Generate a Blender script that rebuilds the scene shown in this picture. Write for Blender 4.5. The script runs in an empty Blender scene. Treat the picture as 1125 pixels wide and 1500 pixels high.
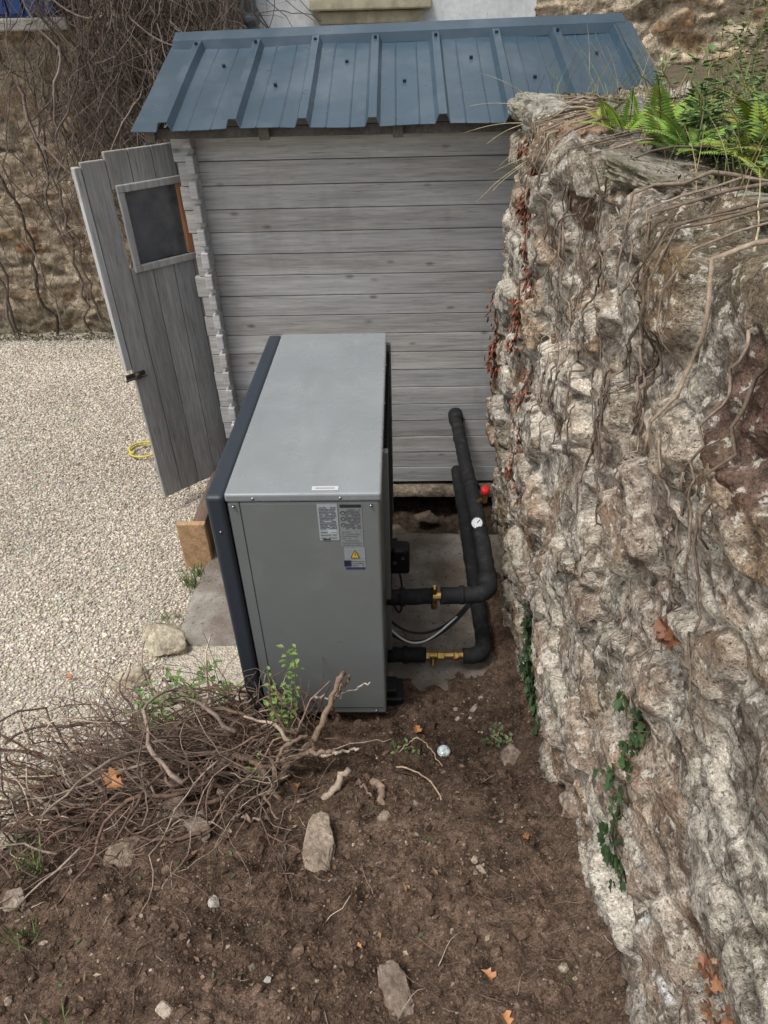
import bpy, math, random
import numpy as np
from mathutils import Vector, Matrix
random.seed(7); np.random.seed(7)
R=random.random
def U(a,b): return a+(b-a)*random.random()

# ---------------------------------------------------------------- noise
def hsh(ix,iy,iz,s=0):
    n=np.sin(ix*127.1+iy*311.7+iz*74.7+s*53.3)*43758.5453
    return n-np.floor(n)
def vn(x,y,z=0.0,s=0):
    x=np.asarray(x,float);y=np.asarray(y,float);z=np.zeros_like(x)+z
    ix,iy,iz=np.floor(x),np.floor(y),np.floor(z)
    fx,fy,fz=x-ix,y-iy,z-iz
    fx=fx*fx*(3-2*fx);fy=fy*fy*(3-2*fy);fz=fz*fz*(3-2*fz)
    r=0
    for a in (0,1):
        for b in (0,1):
            for c in (0,1):
                r=r+hsh(ix+a,iy+b,iz+c,s)*(fx if a else 1-fx)*(fy if b else 1-fy)*(fz if c else 1-fz)
    return r*2-1
def fbm(x,y,z=0.0,o=4,s=0):
    r=0;a=1;t=0
    for i in range(o):
        r=r+a*vn(np.asarray(x)*2**i+i*17.3,np.asarray(y)*2**i+i*9.1,np.asarray(z)*2**i+i*3.7,s+i);t+=a;a*=.5
    return r/t
def ridge(x,y,z=0.0,o=3,s=0):
    r=0;a=1;t=0
    for i in range(o):
        r=r+a*(1-2.2*np.abs(vn(np.asarray(x)*2**i+i*17.3,np.asarray(y)*2**i+i*9.1,np.asarray(z)*2**i+i*3.7,s+i)));t+=a;a*=.55
    return r/t
def vor(u,v,s=0,jit=.85):
    iu,iv=np.floor(u),np.floor(v)
    F1=np.full(u.shape,9.);F2=np.full(u.shape,9.);I=np.zeros(u.shape);J=np.zeros(u.shape)
    for a in (-1,0,1):
        for b in (-1,0,1):
            cu,cv=iu+a,iv+b
            px=cu+.5+(hsh(cu,cv,1,s)-.5)*jit; py=cv+.5+(hsh(cu,cv,2,s)-.5)*jit
            d=np.maximum(np.abs(u-px),np.abs(v-py))*.5+np.hypot(u-px,v-py)*.5
            m=d<F1
            F2=np.where(m,F1,np.minimum(F2,d))
            I=np.where(m,cu,I);J=np.where(m,cv,J);F1=np.where(m,d,F1)
    return F1,F2,I,J
def ss(a,b,x):
    t=np.clip((x-a)/(b-a),0,1); return t*t*(3-2*t)

# ---------------------------------------------------------------- mesh helpers
def empty(name):
    o=bpy.data.objects.new(name,None); bpy.context.scene.collection.objects.link(o); return o
def link(me,name,mat,parent=None):
    o=bpy.data.objects.new(name,me); bpy.context.scene.collection.objects.link(o)
    if mat is not None:
        for m in (mat if isinstance(mat,list) else [mat]): me.materials.append(m)
    if parent: o.parent=parent
    return o
def setcol(me,col):
    a=me.color_attributes.new('Col','FLOAT_COLOR','POINT')
    c=np.ones((len(me.vertices),4),np.float32); c[:,:3]=np.clip(col,0.003,.9)
    a.data.foreach_set('color',c.ravel())
def mk(name,V,F,mat,col=None,smooth=True,parent=None):
    V=np.asarray(V,np.float32);F=np.asarray(F,np.int32);k=F.shape[1]
    me=bpy.data.meshes.new(name); me.vertices.add(len(V)); me.vertices.foreach_set('co',V.ravel())
    me.loops.add(F.size); me.loops.foreach_set('vertex_index',F.ravel())
    me.polygons.add(len(F)); me.polygons.foreach_set('loop_start',np.arange(len(F),dtype=np.int32)*k)
    me.update(calc_edges=True)
    me.polygons.foreach_set('use_smooth',np.full(len(F),smooth))
    if col is not None: setcol(me,col)
    return link(me,name,mat,parent)
def gridF(nu,nv):
    i=np.arange(nu-1)[:,None]*nv+np.arange(nv-1)[None,:]
    i=i.ravel(); return np.stack([i,i+nv,i+nv+1,i+1],1)
class MB:
    def __init__(s): s.v=[];s.f=[];s.c=[];s.m=[]
    def add(s,vs,fs,col=(1,1,1),mi=0):
        n=len(s.v); s.v+= [tuple(v) for v in vs]; s.f+=[tuple(i+n for i in f) for f in fs]; s.c+=[col]*len(vs); s.m+=[mi]*len(fs)
    def box(s,x0,x1,y0,y1,z0,z1,col=(1,1,1),mi=0,M=None):
        vs=[Vector((x,y,z)) for x in (x0,x1) for y in (y0,y1) for z in (z0,z1)]
        if M is not None: vs=[M@v for v in vs]
        s.add(vs,[(0,1,3,2),(4,6,7,5),(0,4,5,1),(2,3,7,6),(0,2,6,4),(1,5,7,3)],col,mi)
    def tube(s,path,rad,n=6,col=(1,1,1),mi=0,cap=True):
        P=[Vector(p) for p in path]; k=len(P)
        if not hasattr(rad,'__len__'): rad=[rad]*k
        vs=[];up=Vector((.13,.21,.97)); prev=None
        for i in range(k):
            t=(P[min(i+1,k-1)]-P[max(i-1,0)])
            if t.length<1e-9: t=Vector((0,0,1))
            t.normalize()
            if prev is None:
                a=t.cross(up)
                if a.length<.1: a=t.cross(Vector((1,0,0)))
            else:
                a=prev-t*prev.dot(t)
                if a.length<1e-6: a=t.cross(up)
            a.normalize(); b=t.cross(a); prev=a
            for j in range(n):
                an=2*math.pi*j/n; vs.append(P[i]+(a*math.cos(an)+b*math.sin(an))*rad[i])
        fs=[(i*n+j,i*n+(j+1)%n,(i+1)*n+(j+1)%n,(i+1)*n+j) for i in range(k-1) for j in range(n)]
        if cap: fs+= [tuple(range(n-1,-1,-1)),tuple((k-1)*n+j for j in range(n))]
        s.add(vs,fs,col,mi)
    def cyl(s,p0,p1,r,n=20,col=(1,1,1),mi=0): s.tube([p0,p1],[r,r],n,col,mi)
    def leaf(s,p,d,nr,L,W,col,fold=.15,mi=0):
        p=Vector(p);d=Vector(d).normalized();nr=Vector(nr);sd=d.cross(nr)
        if sd.length<1e-3: sd=d.cross(Vector((1,0,.1)))
        sd.normalize();nr=sd.cross(d)
        s.add([p,p+d*L*.5-nr*W*fold,p+d*L-nr*L*.12,p+d*L*.42+sd*W*.5+nr*W*.1,p+d*L*.42-sd*W*.5+nr*W*.1],[(0,3,2,1),(0,1,2,4)],col,mi)
    def ivy(s,p,d,nr,L,col,mi=0,curl=1):
        p=Vector(p);d=Vector(d).normalized();nr=Vector(nr).normalized();sd=d.cross(nr).normalized();nr=sd.cross(d)
        pts=[(0,0,0),(-.12,.3,.05),(.1,.5,.1),(.3,.27,.02),(.55,.42,.08),(.65,.17,0),(1,0,-.1),(.65,-.17,0),(.55,-.42,.08),(.3,-.27,.02),(.1,-.5,.1),(-.12,-.3,.05)]
        vs=[p+d*a*L+sd*b*L+nr*c*L*curl for a,b,c in pts]+[p+d*.3*L-nr*.05*L*curl]
        s.add(vs,[(i,(i+1)%12,12) for i in range(12)],col,mi)
    def build(s,name,mat,parent=None,smooth=False,bevel=0,seg=2,ang=30):
        me=bpy.data.meshes.new(name); me.from_pydata(s.v,[],s.f); me.update()
        setcol(me,np.array(s.c,np.float32))
        me.polygons.foreach_set('material_index',np.array(s.m,np.int32))
        me.polygons.foreach_set('use_smooth',np.full(len(s.f),smooth))
        o=link(me,name,mat,parent)
        if bevel:
            b=o.modifiers.new('b','BEVEL');b.width=bevel;b.segments=seg;b.limit_method='ANGLE';b.angle_limit=math.radians(ang)
        return o
t_=(1+5**.5)/2
ICO=np.array([(-1,t_,0),(1,t_,0),(-1,-t_,0),(1,-t_,0),(0,-1,t_),(0,1,t_),(0,-1,-t_),(0,1,-t_),(t_,0,-1),(t_,0,1),(-t_,0,-1),(-t_,0,1)])
ICO/=np.linalg.norm(ICO[0])
ICF=np.array([(0,11,5),(0,5,1),(0,1,7),(0,7,10),(0,10,11),(1,5,9),(5,11,4),(11,10,2),(10,7,6),(7,1,8),(3,9,4),(3,4,2),(3,2,6),(3,6,8),(3,8,9),(4,9,5),(2,4,11),(6,2,10),(8,6,7),(9,8,1)])
def blobs(name,P,size,col,mat,parent=None,flat=.65,smooth=True,irr=(.75,1.2)):
    n=len(P); sc=np.random.uniform(.65,1.35,(n,3)); sc[:,2]*=flat
    V=ICO[None]*np.random.uniform(irr[0],irr[1],(n,12,1))*sc[:,None,:]*np.asarray(size)[:,None,None]
    a=np.random.uniform(0,6.28,n); ca,sa=np.cos(a)[:,None],np.sin(a)[:,None]
    b=np.random.normal(0,.35,n); cb,sb=np.cos(b)[:,None],np.sin(b)[:,None]
    x,y,z=V[...,0],V[...,1],V[...,2]
    x,z=x*cb-z*sb,x*sb+z*cb
    x,y=x*ca-y*sa,x*sa+y*ca
    V=np.stack([x,y,z],-1)+P[:,None,:]
    F=(ICF[None]+np.arange(n)[:,None,None]*12).reshape(-1,3)
    return mk(name,V.reshape(-1,3),F,mat,np.repeat(col,12,0),smooth,parent)
import bmesh
def rock(name,loc,size,rot,mat,col,seed,sub=5,parent=None,box=.55,amp=.12):
    bm=bmesh.new(); bmesh.ops.create_icosphere(bm,subdivisions=sub,radius=1)
    V=np.array([v.co[:] for v in bm.verts]); bm.verts.ensure_lookup_table()
    F=np.array([[v.index for v in f.verts] for f in bm.faces]); bm.free()
    rs=np.random.RandomState(seed)
    m=np.abs(V).max(1,keepdims=True); V=V*(1-box)+V/m*box*.85
    for k in range(9):
        n_=rs.normal(size=3); n_/=np.linalg.norm(n_); h=rs.uniform(.58,.88)
        dd=V@n_-h; V=V-np.where(dd>0,dd*.9,0)[:,None]*n_[None]
    d=fbm(V[:,0]*1.3+seed,V[:,1]*1.3,V[:,2]*1.3,4,seed)
    e=ridge(V[:,0]*4+seed,V[:,1]*4,V[:,2]*4,4,seed+5)
    V=V*(1+amp*1.1*d+amp*.5*e)[:,None]*np.array(size)
    cc=.62+.5*ss(-.7,.5,e)
    c=np.array(col)[None]*(cc*(1+.4*fbm(V[:,0]*40+seed,V[:,1]*40,V[:,2]*40,3,seed+2)))[:,None]
    Rm=np.array(Matrix.Rotation(rot[2],3,'Z')@Matrix.Rotation(rot[1],3,'Y')@Matrix.Rotation(rot[0],3,'X'))
    V=V@Rm.T+np.array(loc)
    return mk(name,V,F,mat,c,True,parent)

# ---------------------------------------------------------------- materials
def gmat(name,col=None,rough=.85,metal=0,mul=(),mix=(),bump=(),stretch=(1,1,1),spec=.3,rvar=0):
    m=bpy.data.materials.new(name); m.use_nodes=True; nt=m.node_tree; L=nt.links
    b=nt.nodes['Principled BSDF']; b.inputs['Roughness'].default_value=rough; b.inputs['Metallic'].default_value=metal
    b.inputs['Specular IOR Level'].default_value=spec
    tc=nt.nodes.new('ShaderNodeTexCoord')
    def mapped(st):
        mp=nt.nodes.new('ShaderNodeMapping'); mp.inputs['Scale'].default_value=st; L.new(tc.outputs['Object'],mp.inputs['Vector']); return mp.outputs[0]
    vec=mapped(stretch)
    if col is None:
        a=nt.nodes.new('ShaderNodeVertexColor'); a.layer_name='Col'; cur=a.outputs['Color']
    else:
        a=nt.nodes.new('ShaderNodeRGB'); a.outputs[0].default_value=(*col,1); cur=a.outputs[0]
    def noise(sc,det,v,typ='n'):
        if typ=='v':
            n=nt.nodes.new('ShaderNodeTexVoronoi'); n.inputs['Scale'].default_value=sc; L.new(v,n.inputs['Vector']); return n.outputs['Distance']
        n=nt.nodes.new('ShaderNodeTexNoise'); n.inputs['Scale'].default_value=sc; n.inputs['Detail'].default_value=min(det,4)
        n.inputs['Roughness'].default_value=.65; L.new(v,n.inputs['Vector']); return n.outputs['Fac']
    def mr(s,a,b_,c,d):
        r=nt.nodes.new('ShaderNodeMapRange'); L.new(s,r.inputs[0])
        for i,x in enumerate((a,b_,c,d)): r.inputs[i+1].default_value=x
        return r.outputs[0]
    for (sc,det,amt) in mul:
        f=mr(noise(sc,det,vec),.3,.7,1-amt,1+amt)
        vm=nt.nodes.new('ShaderNodeVectorMath'); vm.operation='SCALE'; L.new(cur,vm.inputs[0]); L.new(f,vm.inputs['Scale']); cur=vm.outputs[0]
    for q in mix:
        sc,det,lo,hi,c,amt=q[:6]; typ=q[6] if len(q)>6 else 'n'; v=mapped(q[7]) if len(q)>7 else vec
        f=mr(noise(sc,det,v,typ),lo,hi,0,amt)
        mx=nt.nodes.new('ShaderNodeMix'); mx.data_type='RGBA'; L.new(f,mx.inputs[0]); L.new(cur,mx.inputs[6]); mx.inputs[7].default_value=(*c,1); cur=mx.outputs[2]
    L.new(cur,b.inputs['Base Color'])
    if rvar: L.new(mr(noise(6,5,vec),.3,.7,rough-rvar,rough+rvar),b.inputs['Roughness'])
    prev=None
    for q in bump:
        sc,st,dist=q[:3]; typ=q[3] if len(q)>3 else 'n'
        bp=nt.nodes.new('ShaderNodeBump'); bp.inputs['Strength'].default_value=st; bp.inputs['Distance'].default_value=dist
        L.new(noise(sc,4,vec,typ),bp.inputs['Height'])
        if prev: L.new(prev,bp.inputs['Normal'])
        prev=bp.outputs[0]
    if prev: L.new(prev,b.inputs['Normal'])
    return m

M_stone=gmat('rubble_stone',None,.92,mul=((50,6,.4),(170,4,.45)),mix=((22,4,.53,.61,(.085,.063,.045),.72),(7,4,.54,.64,(.28,.175,.10),.45),(45,4,.56,.63,(.74,.69,.58),.75),(120,4,.59,.65,(.05,.037,.027),.75)),bump=((60,1,.014),(190,1,.006)),spec=.12)
M_cap=gmat('cap_stone',None,.92,mul=((12,6,.3),(70,6,.4)),mix=((16,8,.54,.64,(.44,.42,.36),.55),(34,6,.54,.62,(.06,.047,.035),.7),(8,6,.52,.64,(.15,.14,.06),.55)),bump=((35,1,.016),(130,1,.007)),spec=.12)
M_rock=gmat('loose_stone',None,.95,mul=((14,6,.25),(90,6,.35)),mix=((20,6,.52,.66,(.13,.09,.065),.6),),bump=((60,.8,.008),(200,.7,.004)),spec=.12)
M_house=gmat('house_stone',None,.95,mul=((30,6,.4),(90,4,.35)),mix=((9,4,.54,.66,(.50,.43,.32),.5),(22,4,.56,.64,(.07,.055,.04),.5)),bump=((35,1,.02),(110,.8,.008)),spec=.1)
M_render=gmat('house_render',(.64,.64,.62),.9,mul=((3,6,.12),(30,5,.1)),mix=((5,8,.52,.66,(.3,.3,.27),.5,'n',(1,1,.25)),(40,4,.64,.7,(.2,.2,.18),.5)),bump=((40,.3,.005),),spec=.1)
M_soil=gmat('soil',None,.97,mul=((5,6,.2),(40,4,.5),(200,4,.5)),mix=((170,4,.61,.67,(.34,.26,.19),.5),(55,4,.57,.67,(.030,.019,.013),.65)),bump=((60,1,.014),(220,1,.006)),spec=.1)
M_grav=gmat('gravel_ground',(.47,.415,.33),.95,mul=((60,6,.35),(2,5,.08)),mix=((120,2,.25,.05,(.62,.57,.47),.6,'v'),),bump=((120,.8,.01,'v'),),spec=.1)
M_pebble=gmat('pebble',None,.9,mul=((80,4,.2),),spec=.12)
M_crumb=gmat('soil_crumb',None,.97,mul=((60,4,.3),(260,4,.5)),mix=((90,4,.5,.65,(.085,.055,.038),.6),),bump=((200,1,.005),),spec=.08)
M_conc=gmat('old_concrete',(.30,.275,.235),.93,mul=((4,6,.25),(40,6,.25)),mix=((5,8,.38,.58,(.14,.105,.077),.8),(80,4,.6,.68,(.46,.43,.37),.4),(50,4,.58,.66,(.05,.04,.03),.65)),bump=((30,.7,.01),(150,.7,.004)),spec=.12)
M_wood=gmat('weathered_cladding',None,.82,mul=((.8,6,.20),(5,4,.24)),mix=((2,6,.54,.74,(.22,.20,.175),.55),(5.2,0,.14,.04,(.11,.085,.065),.8,'v',(1,.2,2.2)),(.7,6,.48,.68,(.58,.58,.57),.45),(7,3,.59,.71,(.13,.11,.095),.6),(3.5,4,.56,.70,(.26,.235,.20),.45,'n',(1,1,.35))),bump=((7,.4,.004),),stretch=(1.2,14,22),spec=.15)
M_woodv=gmat('weathered_door_board',None,.82,mul=((1.0,6,.2),(5,4,.24)),mix=((2,6,.53,.73,(.17,.16,.14),.6),(.8,6,.54,.7,(.48,.48,.46),.4),(7,3,.58,.70,(.11,.10,.085),.6),(3,4,.52,.66,(.23,.20,.165),.45,'n',(1,1,1))),bump=((7,.4,.004),),stretch=(20,20,1.4),spec=.15)
M_rawwood=gmat('timber',None,.8,mul=((2,6,.25),(8,5,.2)),bump=((10,.3,.003),),stretch=(14,2,14),spec=.2)
M_roof=gmat('roof_sheet',(.040,.072,.098),.33,.0,mul=((2,6,.14),),mix=((4,8,.50,.72,(.14,.17,.195),.38,'n',(1,.6,1)),(60,5,.65,.74,(.2,.18,.14),.45)),spec=.7,rvar=.08)
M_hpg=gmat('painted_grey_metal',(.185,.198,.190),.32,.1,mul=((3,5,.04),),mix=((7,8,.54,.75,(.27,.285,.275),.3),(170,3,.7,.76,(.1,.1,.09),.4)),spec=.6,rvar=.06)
M_hpl=gmat('skylit_lid_metal',(.26,.28,.28),.27,.1,mul=((3,5,.05),),mix=((5,8,.50,.75,(.35,.37,.365),.4),(170,3,.69,.75,(.13,.13,.12),.5),(2.2,4,.56,.7,(.22,.235,.23),.4,'n',(3,.6,1))),spec=.7,rvar=.08)  # casing grey made lighter: sky light on the top is put into the colour
M_hpd=gmat('dark_front_panel',(.032,.040,.050),.42,mul=((5,5,.08),),spec=.45)
M_black=gmat('black_plastic',(.012,.012,.013),.5,mul=((20,4,.2),),spec=.4)
M_insul=gmat('pipe_insulation',(.014,.014,.015),.75,mul=((15,5,.3),),mix=((30,6,.56,.7,(.07,.06,.05),.45),),bump=((40,.5,.005),),spec=.3)
M_brass=gmat('brass',(.42,.28,.10),.42,1,mul=((30,4,.3),),spec=.5)
M_steel=gmat('steel',(.40,.40,.39),.35,1,spec=.5)
M_red=gmat('red_plastic',(.50,.02,.02),.4)
M_white=gmat('white_plastic',(.7,.7,.68),.4)
M_label=gmat('label_film',None,.45,mul=((60,3,.05),),spec=.4)
M_vine=gmat('dry_vine',None,.9,mul=((20,5,.35),(110,4,.3)),bump=((90,.7,.004),),spec=.12)
M_leaf=gmat('foliage_leaf',None,.55,mul=((40,3,.25),),spec=.3)
M_glass=gmat('sky_tinted_dusty_glass',(.085,.09,.10),.18,mul=((6,6,.4),),mix=((4,7,.5,.75,(.26,.25,.24),.5),),spec=.7)  # grey-blue base lightened to hold reflected sky in the colour, with pale blotches
M_blue=gmat('blue_shutter_paint',(.02,.05,.16),.5)
M_sill=gmat('sill_stone',(.42,.37,.25),.9,mul=((10,6,.25),),mix=((12,4,.5,.65,(.2,.19,.13),.5),),bump=((40,.4,.005),))
M_dark=gmat('dark_interior',(.03,.027,.024),.95)
M_bank=gmat('bank_earth',None,.95,mul=((12,6,.4),(60,5,.3)),mix=((10,6,.5,.62,(.09,.11,.035),.6),),bump=((40,.9,.02),))
M_hose=gmat('yellow_hose',(.6,.5,.08),.5)

# ---------------------------------------------------------------- GROUND
def nonuni(a,b,st,out=(6,12,25,60)):
    c=np.arange(a,b+1e-6,st); return np.concatenate([[a-o for o in out[::-1]],c,[b+o for o in out]])
xs=nonuni(-6,1.2,.04);ys=nonuni(-2,6,.04)
X,Y=np.meshgrid(xs,ys,indexing='ij')
Z=-.045+.012*fbm(X*1.2,Y*1.2,0,3,3)
pit=ss(-.78,-.70,X)*ss(.55,.48,X)*ss(2.58,2.66,Y)*ss(3.35,3.2,Y)
Z=Z-pit*.34
mk('ground',np.stack([X,Y,Z],-1).reshape(-1,3),gridF(len(xs),len(ys)),M_grav)
xs=np.arange(-.8,.56,.012);ys=np.arange(2.6,3.3,.012)
X,Y=np.meshgrid(xs,ys,indexing='ij');Z=-.20+.05*fbm(X*6,Y*6,0,3,31)+.02*ridge(X*20,Y*20,0,3,32)+.06*ss(.25,.5,X)
mk('pit_earth',np.stack([X,Y,Z],-1).reshape(-1,3),gridF(len(xs),len(ys)),M_soil,np.full((X.size,3),1)*np.array([.075,.052,.038]))
def soilh(x,y):
    t=ss(1.88,.30,y)
    h=.54*t-.022
    x0=-.72-(1.25-y)*.45
    fall=1-ss(x0,x0-.75,x)
    h=h*fall-.12*(1-fall)
    w=ss(1.45,1.75,y)*ss(-.5,-.65,x)
    h=h-.12*w
    h=h-.06*np.exp(-((x-.15)**2/.06+(y-1.33)**2/.05))
    h=h+.05*np.exp(-((x-.42)/.06)**2)*ss(2.6,2.0,y)
    return h
def soilz(x,y):
    h=soilh(x,y)
    f=ss(2.1,1.5,y)*.75+.25
    h=h+f*(.036*fbm(x*4,y*4,0,3,11)+.026*fbm(x*13,y*13,0,3,12)+.020*ridge(x*12,y*12,0,3,15)+.011*fbm(x*38,y*38,0,3,13))
    return h
xs=np.arange(-2.3,.62,.0075);ys=np.arange(-1.0,2.5,.0075)
X,Y=np.meshgrid(xs,ys,indexing='ij');Z=soilz(X,Y)
c=np.array([.125,.083,.058])[None,None]*(1+.4*fbm(X*7,Y*7,0,4,4))[...,None]
dry=ss(-.1,.4,fbm(X*3,Y*3,0,3,8))[...,None]; c=c*(1-dry*.5)+np.array([.215,.150,.107])*dry*.5
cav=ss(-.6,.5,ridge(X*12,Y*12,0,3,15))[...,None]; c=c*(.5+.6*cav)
wet=np.exp(-((X-.22)**2/.09+(Y-1.38)**2/.10))[...,None]; c=c*(1-.55*wet)
mk('soil_mound',np.stack([X,Y,Z],-1).reshape(-1,3),gridF(len(xs),len(ys)),M_soil,c.reshape(-1,3))
def soil_z1(x,y): return float(soilz(np.array([x]),np.array([y]))[0])
n=64000
px=np.random.uniform(-1.5,.46,n);py=np.random.uniform(.2,1.98,n);pz=soilz(px,py)
k=(pz>-.03)&((py<1.65)|(np.random.rand(n)<.3));px,py,pz=px[k],py[k],pz[k];n=len(px)
sz=.0010+.0050*np.random.rand(n)**3.3
big=np.random.rand(n)<.022; sz=np.where(big,np.random.uniform(.006,.015,n),sz)
c=np.array([.148,.099,.070])*np.random.uniform(.5,1.35,(n,1))
li=(np.random.rand(n)<.08)&(sz<.0048); c[li]=np.array([.36,.30,.23])*np.random.uniform(.6,1.3,(li.sum(),1))
lb=big&(np.random.rand(n)<.16)&(sz<.011); c[lb]=np.array([.34,.28,.21])*np.random.uniform(.6,1.3,(lb.sum(),1))
wet=np.exp(-((px-.22)**2/.09+(py-1.38)**2/.10))[:,None]; c=c*(1-.55*wet)
blobs('soil_crumbs',np.stack([px,py,pz],1),sz,c,M_crumb,None,.7,False,(.55,1.35))
n=165000
py=1.0+4.35*np.random.rand(n)**.62; px=-.75-np.random.rand(n)*(.98+.62*py)
k=~((px>-.9)&(py<3.2))
bx=-.95-(2.0-py)*.42
k&=(px<np.where(py<2.3,bx+.12+.06*np.sin(py*23),-.86))
k&=~((px>-1.0)&(py>3.1)&(py<4.4))
px,py=px[k],py[k];n=len(px)
sz=np.random.uniform(.0030,.0066,n)*(1+.09*py)
c=np.array([[.57,.51,.415]])*np.random.uniform(.5,1.25,(n,1))+np.random.normal(0,.02,(n,3))
q=np.random.rand(n)<.14; c[q]*=np.array([.6,.53,.48])
c*=(1+.16*fbm(px*1.5,py*1.5,0,3,66))[:,None]
zz=-.045+.012*fbm(px*1.2,py*1.2,0,3,3)
zz=np.maximum(zz,soilz(px,py))
blobs('gravel',np.stack([px,py,zz+sz*.3],1),sz,np.clip(c,.05,.8),M_pebble)

# ---------------------------------------------------------------- slab
def slab(name,x0,x1,y0,y1,zt,zb,mat,seed,st=.02,parent=None,notch=None):
    xs=np.arange(x0,x1+st,st);ys=np.arange(y0,y1+st,st)
    X,Y=np.meshgrid(xs,ys,indexing='ij')
    ex=.02*fbm(Y*5,X*0+seed,0,3,seed);ey=.02*fbm(X*5,Y*0+seed,0,3,seed+1)
    Z=zt+.007*fbm(X*6,Y*6,0,4,seed)
    e=np.minimum(np.minimum(X-X.min(),X.max()-X),np.minimum(Y-Y.min(),Y.max()-Y))
    Z=np.where(e<st*.5,zb,Z-.012*ss(st*2.5,st*.9,e))
    if notch: Z=np.where((X<notch[0]+.02*fbm(Y*9,Y*0,0,2,2))&(Y<notch[1]+.02*fbm(X*9,X*0,0,2,3)),zb,Z)
    X2=np.clip(X,xs[1],xs[-2])+ex*ss(.15,0,np.minimum(X-x0,X.max()-X)); Y2=np.clip(Y,ys[1],ys[-2])+ey*ss(.15,0,np.minimum(Y-y0,Y.max()-Y))
    return mk(name,np.stack([X2,Y2,Z],-1).reshape(-1,3),gridF(len(xs),len(ys)),mat,None,True,parent)
slab('concrete_slab',-.93,.52,1.45,2.62,0,-.3,M_conc,3,.015,None,(-.60,1.93))

# ---------------------------------------------------------------- STONE WALL (right)
SW=empty('stone_wall')
YE=2.86
def wallcol(u,v,seed=0,su=.18,sv=.105):
    uu=u/su+.45*fbm(u*6,v*6,0,3,seed+20);vv=v/sv+.45*fbm(u*6,v*6,3.,3,seed+21)
    F1,F2,I,J=vor(uu,vv,seed)
    e=ss(.03,.24,F2-F1)
    r=hsh(I,J,5,seed);r2=hsh(I,J,6,seed)
    pal=np.array([(.46,.40,.32),(.37,.32,.25),(.36,.26,.175),(.40,.32,.25),(.24,.20,.16),(.43,.38,.31),(.30,.195,.125),(.49,.44,.36)])
    ci=pal[np.minimum((r*8).astype(int),7)]*(.72+.42*r2)[...,None]
    mort=np.array([.58,.52,.425])
    sm=ss(-.12,.25,fbm(u*9,v*9,1.,4,seed+30))
    w=np.clip(e*(1-.5*sm),0,1)[...,None]
    col=mort*(1-w)+ci*w
    d=.026*e*(.4+r2)+.012*(sm-.5)+.024*(r2-.5)*e
    return col,d
def hf(y,z,s=42):
    a=ridge(y*12,z*15,0,3,s); b=ridge(y*32,z*38,0,2,s+3); c=fbm(y*70,z*80,0,2,s+7)
    return a,b,c
def walldisp(y,z,seg):
    col,d=wallcol(y,z)
    a,b,c=hf(y,z)
    amp=.5+.5*ss(-.4,.4,fbm(y*3.3,z*4,5.,3,97))
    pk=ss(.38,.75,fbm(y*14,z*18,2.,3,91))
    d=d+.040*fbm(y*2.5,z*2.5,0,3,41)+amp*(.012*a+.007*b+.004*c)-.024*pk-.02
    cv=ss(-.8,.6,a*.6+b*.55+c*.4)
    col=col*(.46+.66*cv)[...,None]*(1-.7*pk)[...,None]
    col=col*(1+.36*fbm(y*3,z*3,0,3,93))[...,None]
    rust=ss(.12,.5,fbm(y*4.5,z*5,0,4,95))[...,None]*.40
    col=col*(1-rust)+rust*np.array([.34,.205,.12])
    gm=ss(.12,.5,fbm(y*5.5,z*4.5,7.,4,99))[...,None]*.38
    col=col*(1-gm)+gm*np.array([.18,.165,.10])
    return col,d
def facex(z): return .450-.045*ss(0,.7,z)+.015*ss(.9,1.7,z)
def wallx(y,z):
    c,d=walldisp(np.array([y]),np.array([z]),0); return float(facex(np.array([z]))[0]-d[0])
st=.0066
zf=np.concatenate([np.arange(-.25,.0,.02),np.arange(.0,1.70,st)]); ta=np.arange(0,.62,st*1.6)
ys=np.concatenate([np.arange(-.9,.1,.03),np.arange(.1,YE,st)]); tcap=np.linspace(.03,1,40)
sx=[];sz_=[];nx=[];nz=[];vv=[]
for z in zf: sx.append(float(facex(np.array([z]))[0]));sz_.append(z);nx.append(-1);nz.append(0);vv.append(z)
x_t=sx[-1]
for k in range(1,9):
    a=k/9*math.pi/2; sx.append(x_t+.05*(1-math.cos(a)));sz_.append(zf[-1]+.05*math.sin(a));nx.append(-math.cos(a));nz.append(math.sin(a));vv.append(zf[-1]+.05*a)
for t in ta: sx.append(x_t+.05+t);sz_.append(zf[-1]+.05);nx.append(0);nz.append(1);vv.append(zf[-1]+.08+t)
sx,sz_,nx,nz,vv=map(np.array,(sx,sz_,nx,nz,vv))
nY=len(ys);nC=len(tcap);nS=len(sx)
yy=np.concatenate([ys,YE+tcap*.6])
YY,VV=np.meshgrid(yy,vv,indexing='ij')
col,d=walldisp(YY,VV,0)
SX=np.broadcast_to(sx,(nY+nC,nS)).copy();SZ=np.broadcast_to(sz_,(nY+nC,nS)).copy()
PY=np.where(YY<YE,YY,YE)
tc_=np.concatenate([np.zeros(nY),tcap])[:,None]
SX=np.maximum(SX,.40+.66*tc_)
cap=(tc_>0)
rnd=ss(YE-.10,YE,YY)*.05
topd=.05*fbm(YY*1.7,VV*2,0,3,77)*ss(1.55,1.75,VV)
endrise=.03*ss(2.2,2.8,PY)*ss(1.5,1.75,VV)
Xo=SX+np.where(cap,0,nx[None]*d)+rnd*(nx[None]<0)
Zo=SZ+nz[None]*d*1.0+topd+endrise-.03*ss(YE-.06,YE,YY)*(nz[None]>.5)
Yo=PY+np.where(cap,d,d*.5*ss(YE-.1,YE,YY))
topm=ss(1.40,1.76,VV)[...,None]
moss=ss(-.2,.3,fbm(YY*5,VV*5,0,4,55))[...,None]
col=col*(1-topm)+topm*(col*.64*(1-moss*.5)+moss*.5*np.array([.14,.12,.055]))
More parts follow.
